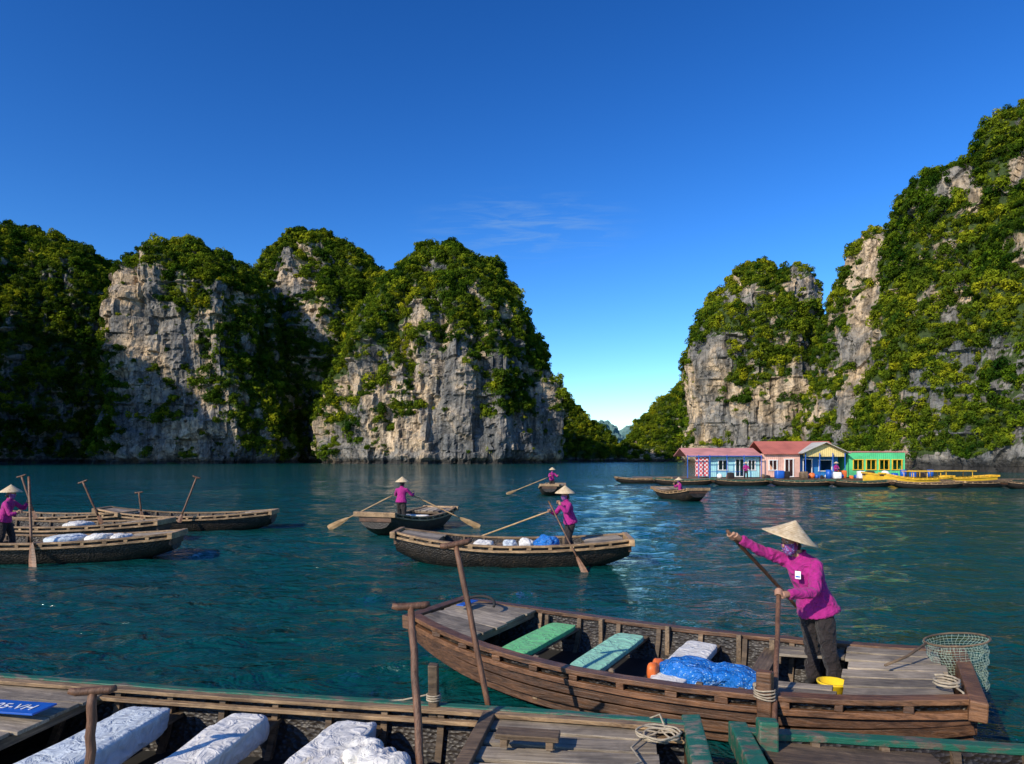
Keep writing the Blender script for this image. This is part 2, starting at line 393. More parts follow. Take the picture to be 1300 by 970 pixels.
def karst(name,dist,prof,depth,rocks=(),seed=0,res=.7,bias=0.,amp=1.,bush=(1.1,2.6),mat=ROCK,foliage=True,cover=1.0,expo=2.4):
    u=dist/F
    P=[(( HZ-py)*u+CH,(xl-650)*u,(xr-650)*u) for py,xl,xr in prof]
    P[0]=(-3,P[0][1],P[0][2])
    z=np.array([p[0] for p in P]);xl=np.array([p[1] for p in P]);xr=np.array([p[2] for p in P])
    s=np.concatenate([[0],np.cumsum(np.hypot(np.diff(z),np.maximum(abs(np.diff(xl)),abs(np.diff(xr)))))])
    nr_=max(12,int(s[-1]/res)); t=np.linspace(0,s[-1],nr_)
    zi=np.interp(t,s,z); li=np.interp(t,s,xl); ri=np.interp(t,s,xr)
    k=max(3,nr_//22)|1; ker=np.ones(k)/k
    def sm(a):
        p=np.pad(a,k//2,mode='reflect',reflect_type='odd'); return np.convolve(p,ker,'valid')
    zi,li,ri=sm(zi),sm(li),sm(ri)
    a=(ri-li)/2; c=(ri+li)/2; a=np.maximum(a,.3); b=depth*(a/a.max())**.8
    per=2.2*(a.max()+depth)*1.5; nc=int(per/(res*1.1))
    th=np.linspace(0,2*np.pi,nc,endpoint=False)
    e=2/expo; cx=np.sign(np.cos(th))*abs(np.cos(th))**e; cy=np.sign(np.sin(th))*abs(np.sin(th))**e
    X=c[:,None]+a[:,None]*cx; Y=dist+b[:,None]*cy; Z=np.repeat(zi[:,None],nc,1)
    G=np.stack([X,Y,Z],-1)
    def normals(G):
        du=np.roll(G,-1,1)-np.roll(G,1,1); dv=np.gradient(G,axis=0)
        n=np.cross(du,dv); return n/np.maximum(np.linalg.norm(n,axis=2,keepdims=True),1e-9)
    n=normals(G)
    fl=G.reshape(-1,3); D=np.zeros(len(fl)); sd=Vector((seed*13.7,seed*5.1,seed*3.3))
    nn=noise.noise
    for i,(x,y,zz) in enumerate(fl):
        p=Vector((x,y,zz))
        w1=nn(p*(1/34)+sd); gul=abs(nn(Vector((x/15,y/15,zz/60))+sd))
        f1=nn(Vector((x/6.5,y/6.5,zz/20))+sd); f2=nn(p*(1/4.2)+sd*2)
        wp=p+Vector((f1,f2,w1))*2.2
        cell=noise.cell(Vector((wp.x/3.6,wp.y/3.6,wp.z/7.0))+sd)
        cell2=noise.cell(Vector((wp.x/1.7,wp.y/1.7,wp.z/3.2))+sd)
        led=nn(Vector((x/40,y/40,zz/4.4))+sd)
        D[i]=4.5*w1+(gul-.25)*9+2.1*f1+.8*f2+1.4*(cell-.5)+.5*(cell2-.5)+1.2*led+.25*nn(p*.9)
    D=D.reshape(nr_,nc)*amp
    notch=-1.2*np.exp(-((zi-1.0)/1.1)**2)
    G=G+n*(D+notch[:,None])[...,None]
    n=normals(G)
    v=.40+bias+.95*n[...,2]
    lf=G.reshape(-1,3); vn=np.array([.75*nn(Vector(q)/12+sd*3)+.65*nn(Vector((q[0]/4.0,q[1]/4.0,q[2]/7))+sd)+.35*nn(Vector(q)/1.8) for q in lf]).reshape(nr_,nc)
    v=v+vn+ .25*(G[...,2]/zi.max()-.4)
    for (px,py,rx,ry,wt) in rocks:
        cx_=(px-650)*u; cz=(HZ-py)*u+CH
        q=((G[...,0]-cx_)/(rx*u))**2+((G[...,2]-cz)/(ry*u))**2
        v-=wt*np.exp(-q*.9)*(G[...,1]<dist+2)
    v=np.where(G[...,2]<2.2,v-.8,v)
    veg=np.clip((v-.30)*2+.5,0,1)
    idx=np.arange(nr_*nc).reshape(nr_,nc); nx=np.roll(idx,-1,1)
    Fc=np.stack([idx[:-1],nx[:-1],nx[1:],idx[1:]],-1).reshape(-1,4)
    top=G[-1].mean(0); verts=np.vstack([G.reshape(-1,3),top[None]])
    me=bpy.data.meshes.new(name); tri=[(int(idx[-1,j]),int(idx[-1,(j+1)%nc]),len(verts)-1) for j in range(nc)]
    me.from_pydata(verts.tolist(),[],Fc.tolist()+tri)
    at=me.attributes.new('veg','FLOAT','POINT'); at.data.foreach_set('value',np.append(veg.ravel(),1.).astype(np.float32))
    me.materials.append(mat); me.update()
    ob=bpy.data.objects.new(name,me); link(ob)
    if not foliage: return ob
    A=G[:-1]; B=np.roll(G,-1,1)[:-1]; C=G[1:]
    ar=np.linalg.norm(np.cross(B-A,C-A),axis=2); nn_=n[:-1]; vv=v[:-1]
    wgt=ar*(vv>.30)*((nn_[...,1]<.35)|(A[...,1]<dist))*(A[...,2]>1.5)
    wgt=wgt+ar*((vv<=.30)&(vv>-.35))*.12*(A[...,2]>4)*(nn_[...,1]<.3)
    tot=wgt.sum(); mr=(bush[0]+bush[1])/2; cnt=int(tot/(mr*mr*.85)*cover); cnt=min(cnt,16000)
    ch=np.random.choice(wgt.size,cnt,p=(wgt/tot).ravel())
    r1=np.random.rand(cnt,1); r2=np.random.rand(cnt,1)
    Af=A.reshape(-1,3)[ch];Bf=B.reshape(-1,3)[ch];Cf=C.reshape(-1,3)[ch]
    nsel=nn_.reshape(-1,3)[ch]
    pts=Af+(Bf-Af)*r1+(Cf-Af)*r2
    isrock=(vv.ravel()[ch]<=.30)
    sz=bush[0]+(bush[1]-bush[0])*np.random.rand(cnt)**2.4*1.25; sz=np.where(isrock,sz*.55,sz)
    pts=pts-np.array([0,0,1.])*sz[:,None]*.25+nsel*sz[:,None]*.05
    scl=np.stack([sz*np.random.uniform(.85,1.2,cnt),sz*np.random.uniform(.85,1.2,cnt),sz*np.random.uniform(.7,1.3,cnt)],-1)
    rt=np.stack([np.random.uniform(-.35,.35,cnt),np.random.uniform(-.35,.35,cnt),np.random.uniform(0,6.28,cnt)],-1)
    scatter('hillside_foliage',pts,scl,rt)
    return ob
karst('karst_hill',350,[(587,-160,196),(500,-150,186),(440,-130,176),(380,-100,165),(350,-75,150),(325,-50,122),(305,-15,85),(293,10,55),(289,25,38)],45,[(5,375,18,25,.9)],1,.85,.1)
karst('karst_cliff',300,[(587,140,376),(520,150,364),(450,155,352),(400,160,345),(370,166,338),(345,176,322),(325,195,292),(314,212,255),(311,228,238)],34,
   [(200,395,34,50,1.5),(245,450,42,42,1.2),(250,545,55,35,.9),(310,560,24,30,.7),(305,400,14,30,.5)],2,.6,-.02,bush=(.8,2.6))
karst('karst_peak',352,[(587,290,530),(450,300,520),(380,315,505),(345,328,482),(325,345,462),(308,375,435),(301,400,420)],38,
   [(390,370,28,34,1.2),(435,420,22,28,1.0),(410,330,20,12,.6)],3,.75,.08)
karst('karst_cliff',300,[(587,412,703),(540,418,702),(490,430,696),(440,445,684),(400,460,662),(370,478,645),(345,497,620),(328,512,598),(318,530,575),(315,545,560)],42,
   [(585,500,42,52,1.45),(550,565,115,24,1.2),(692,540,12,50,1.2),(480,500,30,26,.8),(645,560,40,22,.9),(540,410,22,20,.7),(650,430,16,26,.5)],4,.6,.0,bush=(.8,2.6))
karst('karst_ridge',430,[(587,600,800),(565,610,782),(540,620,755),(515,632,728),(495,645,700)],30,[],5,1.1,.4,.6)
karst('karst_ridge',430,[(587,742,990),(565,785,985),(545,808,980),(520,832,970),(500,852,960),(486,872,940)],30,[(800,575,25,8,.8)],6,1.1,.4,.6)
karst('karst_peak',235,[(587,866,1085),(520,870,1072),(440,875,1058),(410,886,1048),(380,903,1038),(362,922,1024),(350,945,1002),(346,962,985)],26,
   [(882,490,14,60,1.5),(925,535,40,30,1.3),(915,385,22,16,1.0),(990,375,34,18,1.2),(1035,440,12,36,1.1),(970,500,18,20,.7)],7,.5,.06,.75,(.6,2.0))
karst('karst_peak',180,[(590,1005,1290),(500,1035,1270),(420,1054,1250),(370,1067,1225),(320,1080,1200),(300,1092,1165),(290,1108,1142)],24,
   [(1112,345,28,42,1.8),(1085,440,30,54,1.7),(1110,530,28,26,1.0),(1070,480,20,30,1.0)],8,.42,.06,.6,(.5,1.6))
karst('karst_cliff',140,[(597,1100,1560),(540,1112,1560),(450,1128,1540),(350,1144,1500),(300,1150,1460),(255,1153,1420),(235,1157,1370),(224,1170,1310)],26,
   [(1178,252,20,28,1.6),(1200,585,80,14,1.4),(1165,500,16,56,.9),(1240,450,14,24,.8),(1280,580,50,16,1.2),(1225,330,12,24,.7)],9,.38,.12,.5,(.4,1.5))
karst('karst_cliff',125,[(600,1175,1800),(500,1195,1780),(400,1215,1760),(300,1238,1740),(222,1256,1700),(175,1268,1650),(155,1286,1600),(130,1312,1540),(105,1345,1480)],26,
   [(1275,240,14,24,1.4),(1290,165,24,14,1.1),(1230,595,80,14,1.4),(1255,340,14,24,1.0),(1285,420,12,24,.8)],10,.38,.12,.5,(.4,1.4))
# off-frame island, added and shaped to cast shadow on the left cliffs
karst('karst_shadow_caster',190,[(590,-1300,-200),(244,-1290,-212),(157,-1260,-302),(84,-1200,-435),(20,-1150,-560),(-17,-1100,-664),(-120,-1060,-800),(-160,-1020,-860)],24,[],11,1.6,.3,.5,(2,4))
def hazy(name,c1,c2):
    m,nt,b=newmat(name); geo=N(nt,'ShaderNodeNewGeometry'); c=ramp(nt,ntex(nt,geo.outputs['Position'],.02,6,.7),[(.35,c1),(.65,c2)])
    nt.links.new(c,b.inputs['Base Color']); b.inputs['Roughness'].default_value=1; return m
HZ1=hazy('forest_haze_tint',(.06,.14,.14),(.13,.22,.20))  # aerial haze put into the base colour of the far hills
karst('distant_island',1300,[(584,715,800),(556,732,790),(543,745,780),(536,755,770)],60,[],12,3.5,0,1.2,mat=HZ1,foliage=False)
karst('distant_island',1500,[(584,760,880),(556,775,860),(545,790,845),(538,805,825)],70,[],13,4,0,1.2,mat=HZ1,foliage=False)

# ------------------------------------------------------------------ boats
VS=[0,.35,.62,.80,.90,.97,1.0]; ZS=[0,.02,.12,.32,.55,.78,1.0]
class Boat:
    def __init__(s,loc,yaw,L=5.3,W=.85,wb=.42,ws=.6,zm=.45,zb=.6,zst=.6,keel=-.22,detail=2,rail=WR,rail2=WR,skin=TAR,name='rowing_boat',railw=.11,planks=None):
        s.L=L;s.W=W;s.wb=wb;s.ws=ws;s.zm=zm;s.zb=zb;s.zst=zst;s.keel=keel;s.detail=detail;s.rail=rail
        s.e=empty(name,(loc[0],loc[1],0),yaw)
        s.M=Matrix.Translation((loc[0],loc[1],0))@Matrix.Rotation(yaw,4,'Z')
        n=28 if detail>1 else 16
        ts=[-1+2*i/n for i in range(n+1)]
        mb=MB()
        for side in (1,-1):
            for off in (0,.035):
                g=[[s.sec(t,k,side,off) for k in range(len(VS))] for t in ts]
                K=len(VS); vs=[p for r in g for p in r]
                fs=[(i*K+k,(i+1)*K+k,(i+1)*K+k+1,i*K+k+1) for i in range(n) for k in range(K-1)]
                mb.add(vs,fs)
        for t in (-1,1):
            o=[s.sec(t,k,1,0) for k in range(len(VS))]+[s.sec(t,k,-1,0) for k in range(len(VS)-1,-1,-1)]
            mb.add(o,[tuple(range(len(o)))])
        mb.obj('hull',[skin],s.e,True)
        mb=MB(); fl=.105; ft=[t for t in ts if s.kz(t)<fl-.04]
        g=[]
        for t in ft:
            y=s.yat(t,fl)-.02; g.append([(t*L/2,-y,fl),(t*L/2,y,fl)])
        mb.add([p for r in g for p in r],[(2*i,2*i+2,2*i+3,2*i+1) for i in range(len(g)-1)])
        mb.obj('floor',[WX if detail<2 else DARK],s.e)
        mb=MB(); pr=MB()
        for side in (1,-1):
            mb.board([(t*L/2,side*s.hw(t),s.sz(t)+.02) for t in ts],railw,.045,0,.003)
            pr.board([(t*L/2,side*(s.hw(t)+.035),s.sz(t)-.085) for t in ts],.05,.05,0,.003)
            if planks:
                pr.board([(t*L/2,side*(s.hwz(t,.80)+.024),s.kz(t)+(s.sz(t)-s.kz(t))*.80-.02) for t in ts],.03,.11,1,.002)
                pr.board([(t*L/2,side*(s.hwz(t,.66)+.030),s.kz(t)+(s.sz(t)-s.kz(t))*.66-.05) for t in ts],.045,.09,2,.003)
                pr.board([(t*L/2,side*(s.hwz(t,.52)+.014),s.kz(t)+(s.sz(t)-s.kz(t))*.52-.06) for t in ts],.03,.08,1,.002)
            k=int(L/.42)
            for i in range(1,k):
                t=-1+2*i/k+random.uniform(-.012,.012); mb.box((t*L/2,side*(s.hw(t)+.03),s.sz(t)-.032),(random.uniform(.06,.11),.06,.055),1,jit=.004)
        mb.obj('gunwale',[rail,rail2],s.e,False,.006 if detail>1 else 0)
        pr.obj('strakes',[rail2,WS,planks or WS],s.e,False,.005 if detail>1 else 0)
        mb=MB()
        for t,wd,zz in ((-1,wb,zb),(1,ws,zst)):
            mb.box((t*(L/2+.02),0,zz-.03),(.12,wd*2+.28,.15),0,jit=.008)
            mb.box((t*(L/2-.01),0,zz-.18),(.07,wd*1.9,.16),1,jit=.004)
        mb.obj('end_beams',[rail,WS],s.e,False,.01 if detail>1 else 0)
        mb=MB(); k=int(L/.45)
        for i in range(1,k):
            t=-1+2*i/k
            for side in (1,-1):
                pts=[s.sec(t,q,side,.06) for q in range(1,len(VS))]
                mb.board(pts,.05,.05,0,side=(1,0,0))
        mb.obj('ribs',[WX],s.e,False)
    def hw(s,t):
        e=s.wb if t<0 else s.ws; return s.W+(e-s.W)*abs(t)**2.3
    def sz(s,t):
        e=s.zb if t<0 else s.zst; return s.zm+(e-s.zm)*abs(t)**2.0
    def kz(s,t): return s.keel+(.46 if t<0 else .40)*abs(t)**3.2
    def hwz(s,t,f):
        return s.hw(t)*float(np.interp(f,ZS,VS))
    def sec(s,t,k,side,off):
        y=max(0,s.hw(t)*VS[k]-off*(1 if k>1 else 0)); z=s.kz(t)+(s.sz(t)-s.kz(t))*ZS[k]+ (off if k<3 else 0)
        return Vector((t*s.L/2,side*y,z))
    def yat(s,t,z):
        f=(z-s.kz(t))/(s.sz(t)-s.kz(t)); return s.hw(t)*float(np.interp(f,ZS,VS))
    def deck(s,t0,t1,dz=-.01,mat=WD,n=7,y0=None,y1=None,name='deck_boards'):
        mb=MB(); L=s.L
        for i in range(n):
            pp=[]; tt=[t0+(t1-t0)*q/4 for q in range(5)]; ext=random.uniform(-.03,.03)
            for q,t in enumerate(tt):
                a=-s.hw(t)+.06 if y0 is None else y0; b=s.hw(t)-.06 if y1 is None else y1
                pp.append((t*L/2+(ext if q in(0,4) else 0),a+(b-a)*(i+.5)/n,s.sz(t)+dz))
            mb.board(pp,((b-a)/n)-random.uniform(.01,.02),.028,0,.002,side=(0,1,0))
        mb.obj(name,[mat],s.e,False,.004)
        m2=MB()
        for t in (t0+.02,t1-.02):
            a=-s.hw(t)+.04 if y0 is None else y0; b=s.hw(t)-.04 if y1 is None else y1
            m2.box((t*L/2,(a+b)/2,s.sz(t)+dz-.055),(.06,b-a,.07),0)
        m2.obj(name+'_beams',[WY],s.e,False,.004)
    def thwart(s,t,z=None,mat=None,d=.26,yw=None,h=.1,seed=0,drape=0,amp=.03):
        z=s.sz(t)-.12 if z is None else z; y=s.yat(t,z)-.03
        mb=MB(); mb.box((t*s.L/2,0,z),(d,2*y,.035),0,jit=.003)
        mb.obj('thwart',[WY],s.e,False,.004)
        if mat:
            mb=MB(); yy=y*.86 if yw is None else yw
            mb.blob((t*s.L/2,0,z+.02+h/2-drape/2),(d*1.22,2*yy,h+drape),.24,amp,4.5,seed+1,90,44)
            mb.obj('seat_cover',[mat],s.e,True)
    def w(s,p): return s.M@Vector(p)

def oar(p0,p1,blade=.7,r=.022,tgrip=True,mat=WZ,name='oar',bw=.075):
    p0=Vector(p0);p1=Vector(p1);d=(p1-p0).normalized(); mb=MB()
    e=empty(name,p0)
    O=Vector((0,0,0)); q=p1-p0
    bs=q-d*blade
    pts=[O+ (bs)*i/8 + Vector((noise.noise(p0+Vector((i,0,0))),noise.noise(p0+Vector((0,i,3))),0))*.008 for i in range(9)]
    mb.tube(pts,[r*.85]+[r]*7+[r*.9],10); mb.obj('shaft',[mat],e,True)
    sd=d.cross(Vector((0,1,.2))).normalized()
    m2=MB(); up=d.cross(sd).normalized()
    rings=[]
    for f,wd in ((0,.02),(.15,bw*.55),(.5,bw*.9),(.9,bw),(1,bw*.8)):
        c=bs-d*.03+(q-bs)*f
        rings.append([c+sd*wd-up*.004,c+up*.012,c-sd*wd-up*.004,c-up*.012])
    m2.loft(rings); m2.obj('blade',[mat],e,False,.003)
    if tgrip:
        m3=MB(); h=Vector((1,.25,0)); h=(h-d*h.dot(d)).normalized()
        m3.tube([-h*.13-d*.01,-h*.09,h*.09,h*.13-d*.01],[.019,.026,.026,.019],10)
        m3.obj('grip',[mat],e,True)
    return e

# ------------------------------------------------------------------ people
def ring(c,a,b,fw,up=Vector((0,0,1)),n=20):
    lat=up.cross(fw).normalized(); f2=lat.cross(up).normalized()
    return [c+lat*a*math.cos(x)+f2*b*math.sin(x) for x in [2*math.pi*j/n for j in range(n)]]
def hand(mb,wr,g,c,rs=.02,s=1.0):
    """closed hand: wrist wr, grip axis g, shaft centre c"""
    g=g.normalized(); e1=(wr-c); e1=(e1-g*e1.dot(g)).normalized(); e2=g.cross(e1)
    kn=c+e1*(rs+.016)
    mb.tube([wr,wr+(kn-wr)*.45,kn],[.024*s,.03*s,.030*s],12,flat=1.15,ref=g)
    mb.tube([kn-g*.036,kn,kn+g*.036],[.017,.022,.017],10)
    R0=rs+.009
    for i in range(4):
        o=(i-1.5)*.0195; ln=[200,235,220,180][i]; pts=[];rr=[]
        for k in range(9):
            a=R(15+ln*k/8); pts.append(c+g*o+e1*math.cos(a)*R0+e2*math.sin(a)*R0); rr.append((.0098 if k%3 else .0105)*(1-.03*k)*s)
        mb.tube(pts,rr,8)
    pts=[wr+(kn-wr)*.55+g*.03]; rr=[.013]
    for k in range(5):
        a=R(-20-85*k/4); pts.append(c+g*(.043-.006*k)+e1*math.cos(a)*(R0+.003)+e2*math.sin(a)*(R0+.003)); rr.append(.0115-.0006*k)
    mb.tube(pts,rr,8)
def person(name,feet,fw,J,hi=False,hat_tilt=(0,0),gripL=None,gripR=None,mask=True,headfw=None,hatr=.25):
    """J: joint offsets in world axes from feet"""
    fw=Vector(fw).normalized(); e=empty(name,feet); V=lambda k: Vector(J[k])
    hf=Vector(headfw).normalized() if headfw else fw
    pel,nk,hd=V('pel'),V('nk'),V('hd'); sp=(nk-pel); upv=sp.normalized()
    mb=MB(); rings=[]
    for f,a,b in ((-.20,.21,.165),(-.1,.20,.158),(0,.186,.148),(.2,.158,.126),(.42,.148,.112),(.62,.165,.12),(.8,.172,.112),(.9,.150,.09),(.96,.09,.066),(1.05,.056,.056)):
        rings.append(ring(pel+sp*f,a,b,fw,upv))
    mb.loft(rings)
    for S in 'LR':
        sh,el,wr=V('sh'+S),V('el'+S),V('wr'+S)
        a=nk+(sh-nk)*.5-upv*.045
        mb.tube([a,sh-upv*.012,sh+(el-sh)*.4,el-(el-sh)*.08,el+(wr-el)*.1,el+(wr-el)*.55,el+(wr-el)*.93],[.055,.064,.060,.051,.050,.046,.049],14)
    if hi: remesh(mb,'jacket',MAG,.010,e,6,.010,11)
    else:  remesh(mb,'jacket',MAG,.025,e,3,.006,10)
    mb=MB()
    for S in 'LR':
        h,k,a=V('hip'+S),V('kn'+S),V('an'+S)
        mb.tube([h+Vector((0,0,.04)),h-Vector((0,0,.04)),h+(k-h)*.35,h+(k-h)*.6,k,k+(a-k)*.5,a-Vector((0,0,.02))],[.05,.08,.094,.088,.076,.074,.072],14)
    mb.loft([ring(pel+upv*x,a_,b_,fw,upv) for x,a_,b_ in ((-.13,.135,.10),(-.05,.135,.095),(.03,.12,.085))])
    remesh(mb,'trousers',TRO,.012 if hi else .025,e,4,.008,12)
    mb=MB()
    for S in 'LR':
        a=V('an'+S); q=Vector((a.x,a.y,.035))
        mb.tube([q-fw*.06,q-fw*.03,q+fw*.06,q+fw*.14,q+fw*.17],[.025,.036,.04,.034,.018],10,flat=.85)
    mb.obj('shoes',[DARK],e,True)
    mb=MB(); up=(hd-nk).normalized()*.25+Vector((0,0,1)); up.normalize()
    lat=up.cross(hf).normalized(); f2=lat.cross(up).normalized()
    def hp(x,y,z): return hd+f2*x+lat*y+up*z
    rs=[]
    for z,a,b,o in ((-.115,.018,.02,.035),(-.108,.035,.038,.03),(-.085,.052,.062,.018),(-.05,.062,.078,.006),(0,.070,.088,0),(.04,.072,.092,-.002),(.075,.064,.083,-.004),(.1,.045,.06,-.005),(.113,.015,.02,-.005)):
        rs.append([hp(o+math.sin(t)*b,math.cos(t)*a,z) for t in [2*math.pi*j/24 for j in range(24)]])
    mb.loft(rs)
    mb.tube([nk-upv*.06,nk+(hd-nk)*.6],[.05,.045],12)
    mb.tube([hp(.08,0,.01),hp(.1,0,-.015),hp(.102,0,-.03),hp(.085,0,-.038)],[.008,.011,.014,.008],8)
    for sgn in (1,-1):
        mb.tube([hp(-.005,sgn*.068,.02),hp(-.01,sgn*.078,.01),hp(-.005,sgn*.076,-.02),hp(.0,sgn*.068,-.03)],[.006,.012,.01,.005],8)
    mb.tube([hp(.083,-.022,-.062),hp(.092,0,-.06),hp(.083,.022,-.062)],[.004,.006,.004],6,1)
    for sgn in (1,-1):
        mb.blob(hp(.076,sgn*.03,.012),(.022,.026,.013),1,0,1,0,10,6,2)
        mb.blob(hp(.084,sgn*.03,.012),(.01,.011,.011),1,0,1,0,8,6,3)
        mb.tube([hp(.080,sgn*.014,.03),hp(.084,sgn*.03,.035),hp(.074,sgn*.046,.03)],[.003,.004,.003],6,3)
    mb.obj('head',[SKIN,plain('lips',(.4,.12,.1)),WPAINT,HAIR] if hi else [SKIN,ORANGE,WPAINT,HAIR],e,True)
    mb=MB(); rs=[]
    for z,a,b,o in ((-.10,.05,.04,-.05),(-.05,.069,.06,-.034),(0,.076,.075,-.026),(.05,.078,.084,-.016),(.09,.062,.072,-.01),(.12,.02,.02,-.01)):
        rs.append([hp(o+math.sin(t)*b*(.75 if math.sin(t)>0 and z<.04 else 1),math.cos(t)*a,z) for t in [2*math.pi*j/20 for j in range(20)]])
    mb.loft(rs); mb.blob(hp(-.09,0,-.06),(.07,.08,.07),1,.004,20,1,14,8)
    mb.obj('hair',[HAIR],e,True)
    if mask:
        mb=MB(); rs=[]
        for z,a,b,o in ((-.125,.03,.035,.028),(-.105,.052,.056,.026),(-.07,.068,.078,.014),(-.03,.072,.10,.004),(-.008,.073,.098,.002)):
            rs.append([hp(o+math.sin(t)*b,math.cos(t)*a,z) for t in [math.pi*(-.12+1.24*j/20) for j in range(21)]])
        n=21
        mb.add([p for r in rs for p in r],[(i*n+j,i*n+j+1,(i+1)*n+j+1,(i+1)*n+j) for i in range(4) for j in range(20)])
        mb.obj('face_mask',[MASK],e,True)
    mb=MB(); n=48; rs=[]
    prof=[(0.004,.165),(.03,.145),(.08,.108),(.14,.064),(.20,.022),(hatr,-.012),(hatr+.002,-.018),(hatr-.006,-.018),(.19,.018),(.1,.08),(.02,.135)]
    for r,z in prof: rs.append([Vector((r*math.cos(t),r*math.sin(t),z)) for t in [2*math.pi*j/n for j in range(n)]])
    mb.loft(rs); h=mb.obj('conical_hat',[STRAW],e,True); h.location=hp(-.005,0,.052)
    h.rotation_euler=(hat_tilt[0],hat_tilt[1],0)
    mb=MB(); mb.tube([hp(.02,.085,.05),hp(.03,.07,-.05),hp(.045,.02,-.125),hp(.045,-.02,-.125),hp(.03,-.07,-.05),hp(.02,-.085,.05)],.004,6)
    cc=[ring(nk+upv*z,a,a,fw,upv) for z,a in ((-.03,.075),(.02,.064),(.045,.066),(.045,.060),(.01,.056))]
    mb.loft(cc,0,False)
    mb.obj('collar_and_chin_strap',[MAG],e,True)
    mb=MB()
    for S,gp in (('L',gripL),('R',gripR)):
        wr=V('wr'+S); el=V('el'+S); d=(wr-el).normalized()
        if gp: c=Vector(gp[0])-Vector(feet); g=Vector(gp[1])
        else: c=wr+d*.075; g=Vector((0,0,1)) if abs(d.z)<.8 else fw
        hand(mb,wr-d*.02,g,c,.02)
    if hi: remesh(mb,'hands',SKIN,.0035,e,1)
    else: mb.obj('hands',[SKIN],e,True)
    return e
def rower(feet,yaw,hands=((.42,.12,1.05),(.42,-.12,1.15)),lean=.08,sc=1.0,name='boat_rower',headyaw=0,step=.14,tilt=(0,0),crouch=0,mask=True):
    """local frame: x forward, y left"""
    c_,s_=math.cos(yaw),math.sin(yaw)
    def W(p): return (sc*(p[0]*c_-p[1]*s_),sc*(p[0]*s_+p[1]*c_),sc*p[2])
    hz=.80-crouch; nz=1.29-crouch
    J={'pel':(0,0,hz+.06),'nk':(lean,0,nz),'hd':(lean+.03,0,nz+.15)}
    for S,sg in (('L',1),('R',-1)):
        J['sh'+S]=(lean,sg*.17,nz-.06); h=Vector(hands[0 if sg>0 else 1]); sh=Vector(J['sh'+S])
        v=h-sh; L=v.length; mid=sh+v*.5; k=max(0,.27**2-(L/2)**2)**.5
        J['el'+S]=tuple(mid+Vector((-.1*k,sg*.5*k,-k*.85))); J['wr'+S]=tuple(h-v.normalized()*.06)
        J['hip'+S]=(0,sg*.09,hz-.02); J['kn'+S]=(sg*step*.4+.05+crouch*.5,sg*.11,hz*.53); J['an'+S]=(sg*step-.02,sg*.12,.08)
    J={k:W(v) for k,v in J.items()}
    hy=yaw+headyaw
    return person(name,feet,(c_,s_,0),J,False,tilt,mask=mask,headfw=(math.cos(hy),math.sin(hy),0),hatr=.235)

# ---------------- main foreground boat
bow=Vector((-.86,8.30)); st=Vector((3.80,5.76)); ax=st-bow
B=Boat(((bow+st)/2),math.atan2(ax.y,ax.x),L=ax.length,W=1.02,wb=.52,ws=.72,zm=.45,zb=.62,zst=.62,rail=WR,rail2=WR,railw=.13,planks=WR)
B.deck(-.97,-.66,.015,WD,6)
B.deck(.66,.95,.012,WD,6)
B.deck(.40,.64,-.03,WD,3,-.88,-.40,'side_deck')
B.deck(.40,.64,-.03,WD,2,.52,.86,'side_deck')
B.thwart(-.50,None,GREENC,.28,.70,.06,1,0,.02)
B.thwart(-.19,None,TEALC,.28,.74,.06,2,0,.02)
B.thwart(.12,None,WHITE,.28,.74,.08,3)
B.thwart(.38,.38,None,.16)
mb=MB(); mb.box((.53*B.L/2,.05,.17),(.8,.85,.04)); mb.obj('standing_board',[WX],B.e,False,.004)
for y in (.8,-.78):
    mb=MB()
    for t in (-.6,-.35,-.05,.25,.38): mb.box((t*B.L/2,math.copysign(B.hw(t)-.1,y),.3),(.05,.05,.42),0,jit=.004)
    mb.obj('side_posts',[WY],B.e,False,.004)
mb=MB(); mb.blob((.245*B.L/2,-.42,.42),(.95,.40,.24),.8,.09,3.5,4,72,40); mb.obj('blue_sack',[TARP],B.e,True)
mb=MB(); mb.blob((.06*B.L/2,-.50,.43),(.10,.30,.18),.6,.04,7,4,24,14); mb.obj('orange_bag',[ORANGE],B.e,True)
mb=MB(); rs=[]
for r,z in ((.11,0),(.13,.20),(.138,.205),(.138,.22),(.12,.22),(.1,.03)): rs.append([Vector((.69*B.L/2-.18+r*math.cos(t),.02+r*math.sin(t),.19+z)) for t in [2*math.pi*j/24 for j in range(24)]])
mb.loft(rs); mb.obj('yellow_bucket',[YEL],B.e,True)
mb=MB(); tq=.46; yy=-(B.hw(tq)+.09)
mb.box((tq*B.L/2,yy,.42),(.12,.08,.62),0,jit=.008)
mb.obj('oar_post',[WR],B.e,False,.012)
mb=MB()
for k in range(4):
    z=.52+.022*k; pts=[(tq*B.L/2+.082*math.cos(a),yy+.062*math.sin(a)+.0,z+.006*math.sin(a*2+k)) for a in [2*math.pi*j/16 for j in range(17)]]
    mb.tube(pts,.007,6)
pts=[(B.L/2-.1+.05*math.sin(i*.9),-.62-.14*math.sin(i*.35),.68-.045*i+.03*math.sin(i*1.7)) for i in range(12)]; mb.tube(pts,.009,6)
pts=[(B.L/2-.16+.09*math.cos(i*.8),-.55+.1*math.sin(i*.8),.67+.003*i) for i in range(20)]; mb.tube(pts,.009,6)
mb.obj('rope',[ROPE],B.e,True)
mb=MB(); pts=[(-.86*B.L/2+.22*math.cos(a),.25+.22*math.sin(a)*.6,.66+.08*math.sin(a)) for a in [math.pi*j/14 for j in range(15)]]
mb.tube(pts,.018,8); mb.obj('bow_hoop',[DARK],B.e,True)
mb=MB(); mb.box((-.90*B.L/2,.18,.685),(.10,.34,.012)); mb.obj('name_plate',[BLUEP],B.e,False,.002)
